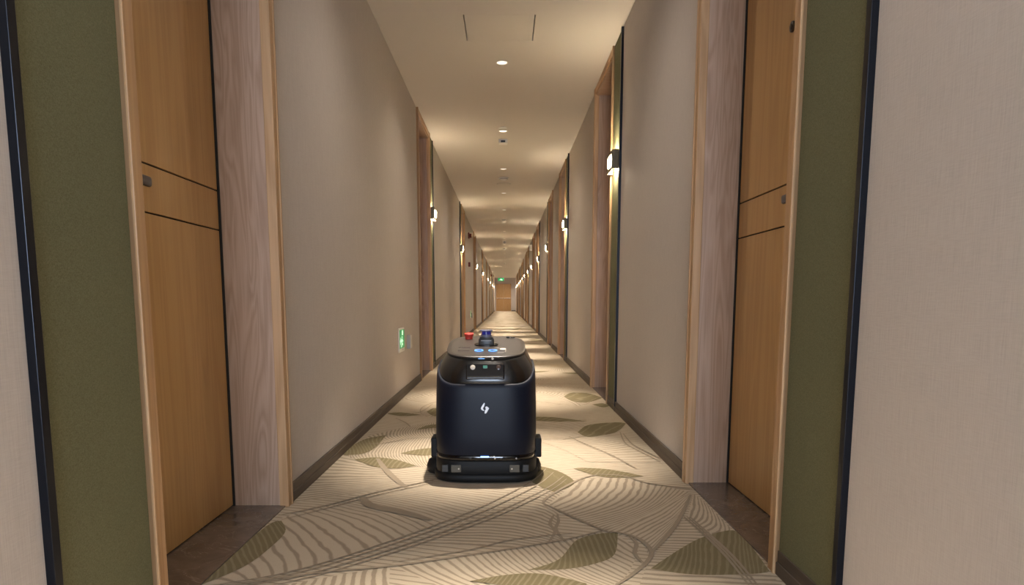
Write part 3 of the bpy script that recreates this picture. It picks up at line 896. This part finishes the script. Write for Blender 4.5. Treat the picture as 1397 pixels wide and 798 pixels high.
topr = [(.5145, .164, .053, .477, .063), (.5155, .1695, .047, .482, .063), (.522, .1705, .046, .483, .063), (.5245, .168, .049, .480, .063), (.525, .150, .066, .462, .058)]
topr = [(z, a, f, b, t_) for z, a, f, b, t_ in topr]
tp = part('top_panel', lambda bm: loft(bm, [ring_pts(a, f, b, z if i < 4 else z + .0022, t_, e=3.4) for i, (z, a, f, b, t_) in enumerate(topr)]), 'robot_top', rb, True, 50)
SL = math.atan2(.063, .434)
def on_top(x, y, dz=0.0):
    return Vector((x, y, .5262 + .063 * (y - .049) / .434 + dz))
def top_part(name, x, y, build, mat, parent=tp, smooth=True):
    o = part(name, build, mat, parent, smooth)
    o.location = on_top(x, y); o.rotation_euler = (SL, 0, 0)
    return o
def stadium(bm, w, h, z0, z1, hole=None, n=10):
    def outl(w, h):
        r = h / 2; pts = []
        for k in range(n + 1): a = -math.pi / 2 + math.pi * k / n; pts.append((w / 2 - r + r * math.cos(a), r * math.sin(a)))
        for k in range(n + 1): a = math.pi / 2 + math.pi * k / n; pts.append((-w / 2 + r + r * math.cos(a), r * math.sin(a)))
        return pts
    o = outl(w, h)
    if hole is None:
        bm_prism(bm, o, z0, z1, 'xy'); return
    i_ = outl(w - hole * 2, h - hole * 2)
    m_ = len(o)
    L0 = [[bm.verts.new((x, y, z)) for x, y in pp] for pp, z in ((o, z0), (o, z1), (i_, z1), (i_, z0))]
    for a, b in zip(L0, L0[1:]):
        for k in range(m_): bm.faces.new((a[k], a[(k + 1) % m_], b[(k + 1) % m_], b[k]))
for x in (-.030, .029):
    bt = top_part('button', x, .150, lambda bm: stadium(bm, .026, .024, 0, .002), 'robot_blue_glass')
    rg = part('ring', lambda bm: stadium(bm, .038, .036, 0, .003, .0055), 'led_pale', bt)
lab = top_part('label_frame', .060, .160, lambda bm: (bm_box(bm, (0, .042, .0006), (.05, .002, .001)), bm_box(bm, (.024, 0, .0006), (.002, .08, .001)),
                                                      bm_box(bm, (.004, -.05, .0006), (.028, .003, .001))), 'lens_pale')
top_part('round_key', .072, .175, lambda bm: bm_cyl(bm, (0, 0, .001), .014, .003, 'z', 20), 'lens_pale')
top_part('printed_lines', -.095, .18, lambda bm: (bm_box(bm, (0, .03, .0005), (.05, .002, .001)), bm_box(bm, (0, -.03, .0005), (.05, .002, .001))), 'lens_dark')
# red emergency stop
st = top_part('stop_button', -.085, .41, lambda bm: (bm_cyl(bm, (0, 0, .006), .018, .012, 'z', 24), bm_cyl(bm, (0, 0, .018), .020, .014, 'z', 24, r2=.022, bev=.003)), 'red_plastic')
# lidar tower
sl = top_part('sensor_slot', -.002, .275, lambda bm: stadium(bm, .105, .07, 0, .003), 'robot_window')
tower = part('lidar_tower', lambda bm: (bm_box(bm, (0, 0, .014), (.068, .050, .044), .005), bm_box(bm, (0, -.002, .038), (.060, .046, .010), .004)), 'robot_top', rb, True)
tower.location = on_top(-.002, .290, -.010)
part('tower_trim', lambda bm: (bm_box(bm, (0, -.0255, .026), (.046, .002, .003), .0005), bm_box(bm, (0, -.0255, .004), (.066, .002, .003), .0005)), 'grey_plastic', tower)
part('lidar_band', lambda bm: bm_cyl(bm, (0, -.002, .046), .0235, .012, 'z', 28, bev=.002), 'lidar_grey', tower, True)
part('lidar_window', lambda bm: bm_cyl(bm, (0, -.002, .060), .0205, .018, 'z', 28), 'robot_blue_glass', tower, True)
part('lidar_cap', lambda bm: bm_cyl(bm, (0, -.002, .0700), .028, .006, 'z', 28, bev=.002), 'lidar_grey', tower, True)
# far grips on the top
top_part('grip', .095, .43, lambda bm: (bm_cyl(bm, (0, 0, .003), .008, .006, 'z', 16), bm_box(bm, (.022, 0, .002), (.02, .006, .004), .001)), 'dark_plastic')
# front lip lights
lip = part('lip_light', lambda bm: (bm_box(bm, (-.016, .0475, .5155), (.026, .004, .003)),), 'led_pale', hd)
part('lip_reflector', lambda bm: bm_cyl(bm, (.030, .0465, .5155), .005, .004, 'y', 14), 'lens_pale', hd)
# sensor window in the head front
FA = R(-20)
sw = part('sensor_window', lambda bm: bm_box(bm, (0, 0, 0), (.158, .010, .064), .004), 'robot_window', hd)
sw.location = (0, .0275, .462); sw.rotation_euler = (FA, 0, 0)
part('sensor_tray', lambda bm: bm_box(bm, (0, -.007, -.024), (.150, .012, .006), .002), 'robot_gloss', sw)
for nm, x, r_, mt in (('camera_lens', -.051, .0105, 'lens_pale'), ('camera_lens', .055, .0105, 'lens_dark')):
    ln = part(nm, lambda bm: bm_cyl(bm, (x, -.006, .018), r_, .005, 'y', 24, bev=.001), mt, sw, True)
part('sensor_chip', lambda bm: bm_box(bm, (0, -.006, .020), (.018, .004, .012), .001), 'lens_green', sw)
# emblem: two slanted strokes, one opening left, one right
def emblem(bm):
    S = .044
    left = [(-.06, .50), (0, .41), (-.07, .18), (-.18, 0), (-.15, -.12), (-.03, -.20), (-.15, -.24), (-.29, -.16), (-.38, -.03), (-.32, .12), (-.20, .33)]
    right = [(.11, .16), (.24, .14), (.39, -.02), (.29, -.19), (.14, -.45), (.02, -.50), (-.03, -.46), (-.01, -.26), (.11, -.06), (.03, .02), (.06, .12)]
    for poly in (left, right):
        bm_prism(bm, [(p * S - .001, .316 + q * S) for p, q in poly], -.005, .004, 'xz')
part('emblem', emblem, 'emblem_silver', shell)
# lower band with status light and small sensors
band = part('status_band', lambda bm: loft(bm, [ring_pts(a, f, b, z, e=E1) for z, a, f, b in
            ((.0955, .215, .001, .501), (.098, .2165, -.001, .503), (.115, .2165, -.001, .503), (.117, .215, .001, .501))]), 'robot_window', rb, True, 60)
part('status_light', lambda bm: bm_box(bm, (-.002, -.001, .113), (.034, .004, .005), .001), 'led_blue', band)
for x, mt in ((-.062, 'dark_plastic'), (.040, 'lens_pale'), (.065, 'dark_plastic'), (.128, 'grey_plastic')):
    part('sonar', lambda bm: bm_cyl(bm, (x, .000, .106), .0035, .004, 'y', 12), mt, band, True)
bump_ = part('bumper', lambda bm: loft(bm, [ring_pts(a, f, b, z, e=E1) for z, a, f, b in
            ((.028, .216, .002, .50), (.034, .218, -.002, .503), (.060, .2185, -.003, .503), (.090, .2178, -.002, .503), (.095, .2155, .001, .50))]), 'robot_rubber', rb, True, 60)
for s in (-1, 1):
    lm = part('lamp', lambda bm: bm_box(bm, (s * .121, -.001, .063), (.041, .006, .031), .002), 'rear_lamp', bump_)
    part('reflector', lambda bm: bm_cyl(bm, (s * .110, -.005, .063), .0035, .003, 'y', 10), 'lens_pale', lm)
    part('side_lamp', lambda bm: bm_box(bm, (s * .167, .006, .063), (.026, .012, .030), .002), 'dark_plastic', bump_)
skirt = part('skirt', lambda bm: loft(bm, [ring_pts(a, f, b, z, e=E1) for z, a, f, b in
            ((.003, .214, .002, .49), (.006, .222, -.008, .50), (.020, .2255, -.012, .505), (.032, .2255, -.011, .505), (.039, .220, -.005, .50))]), 'robot_rubber', rb, True, 60)
for s in (-1, 1):
    part('side_brush_guard', lambda bm: loft(bm, [ring_pts(a, .17 - a, .17 + a, z, e=2.0, n=40) for z, a in
         ((.004, .058), (.010, .066), (.035, .068), (.060, .058), (.070, .040))]), 'robot_rubber', rb, True, 60).location = (.172 if s > 0 else -.196, .03, 0)
    wb = part('wheel_cover', lambda bm: bm_box(bm, (s * .220, .19, .122), (.038, .10, .085), .005), 'robot_rubber', rb)
    boxpart('wheel_strut', (s * .20, s * .215, .12, .22, .03, .10), 'dark_plastic', rb)
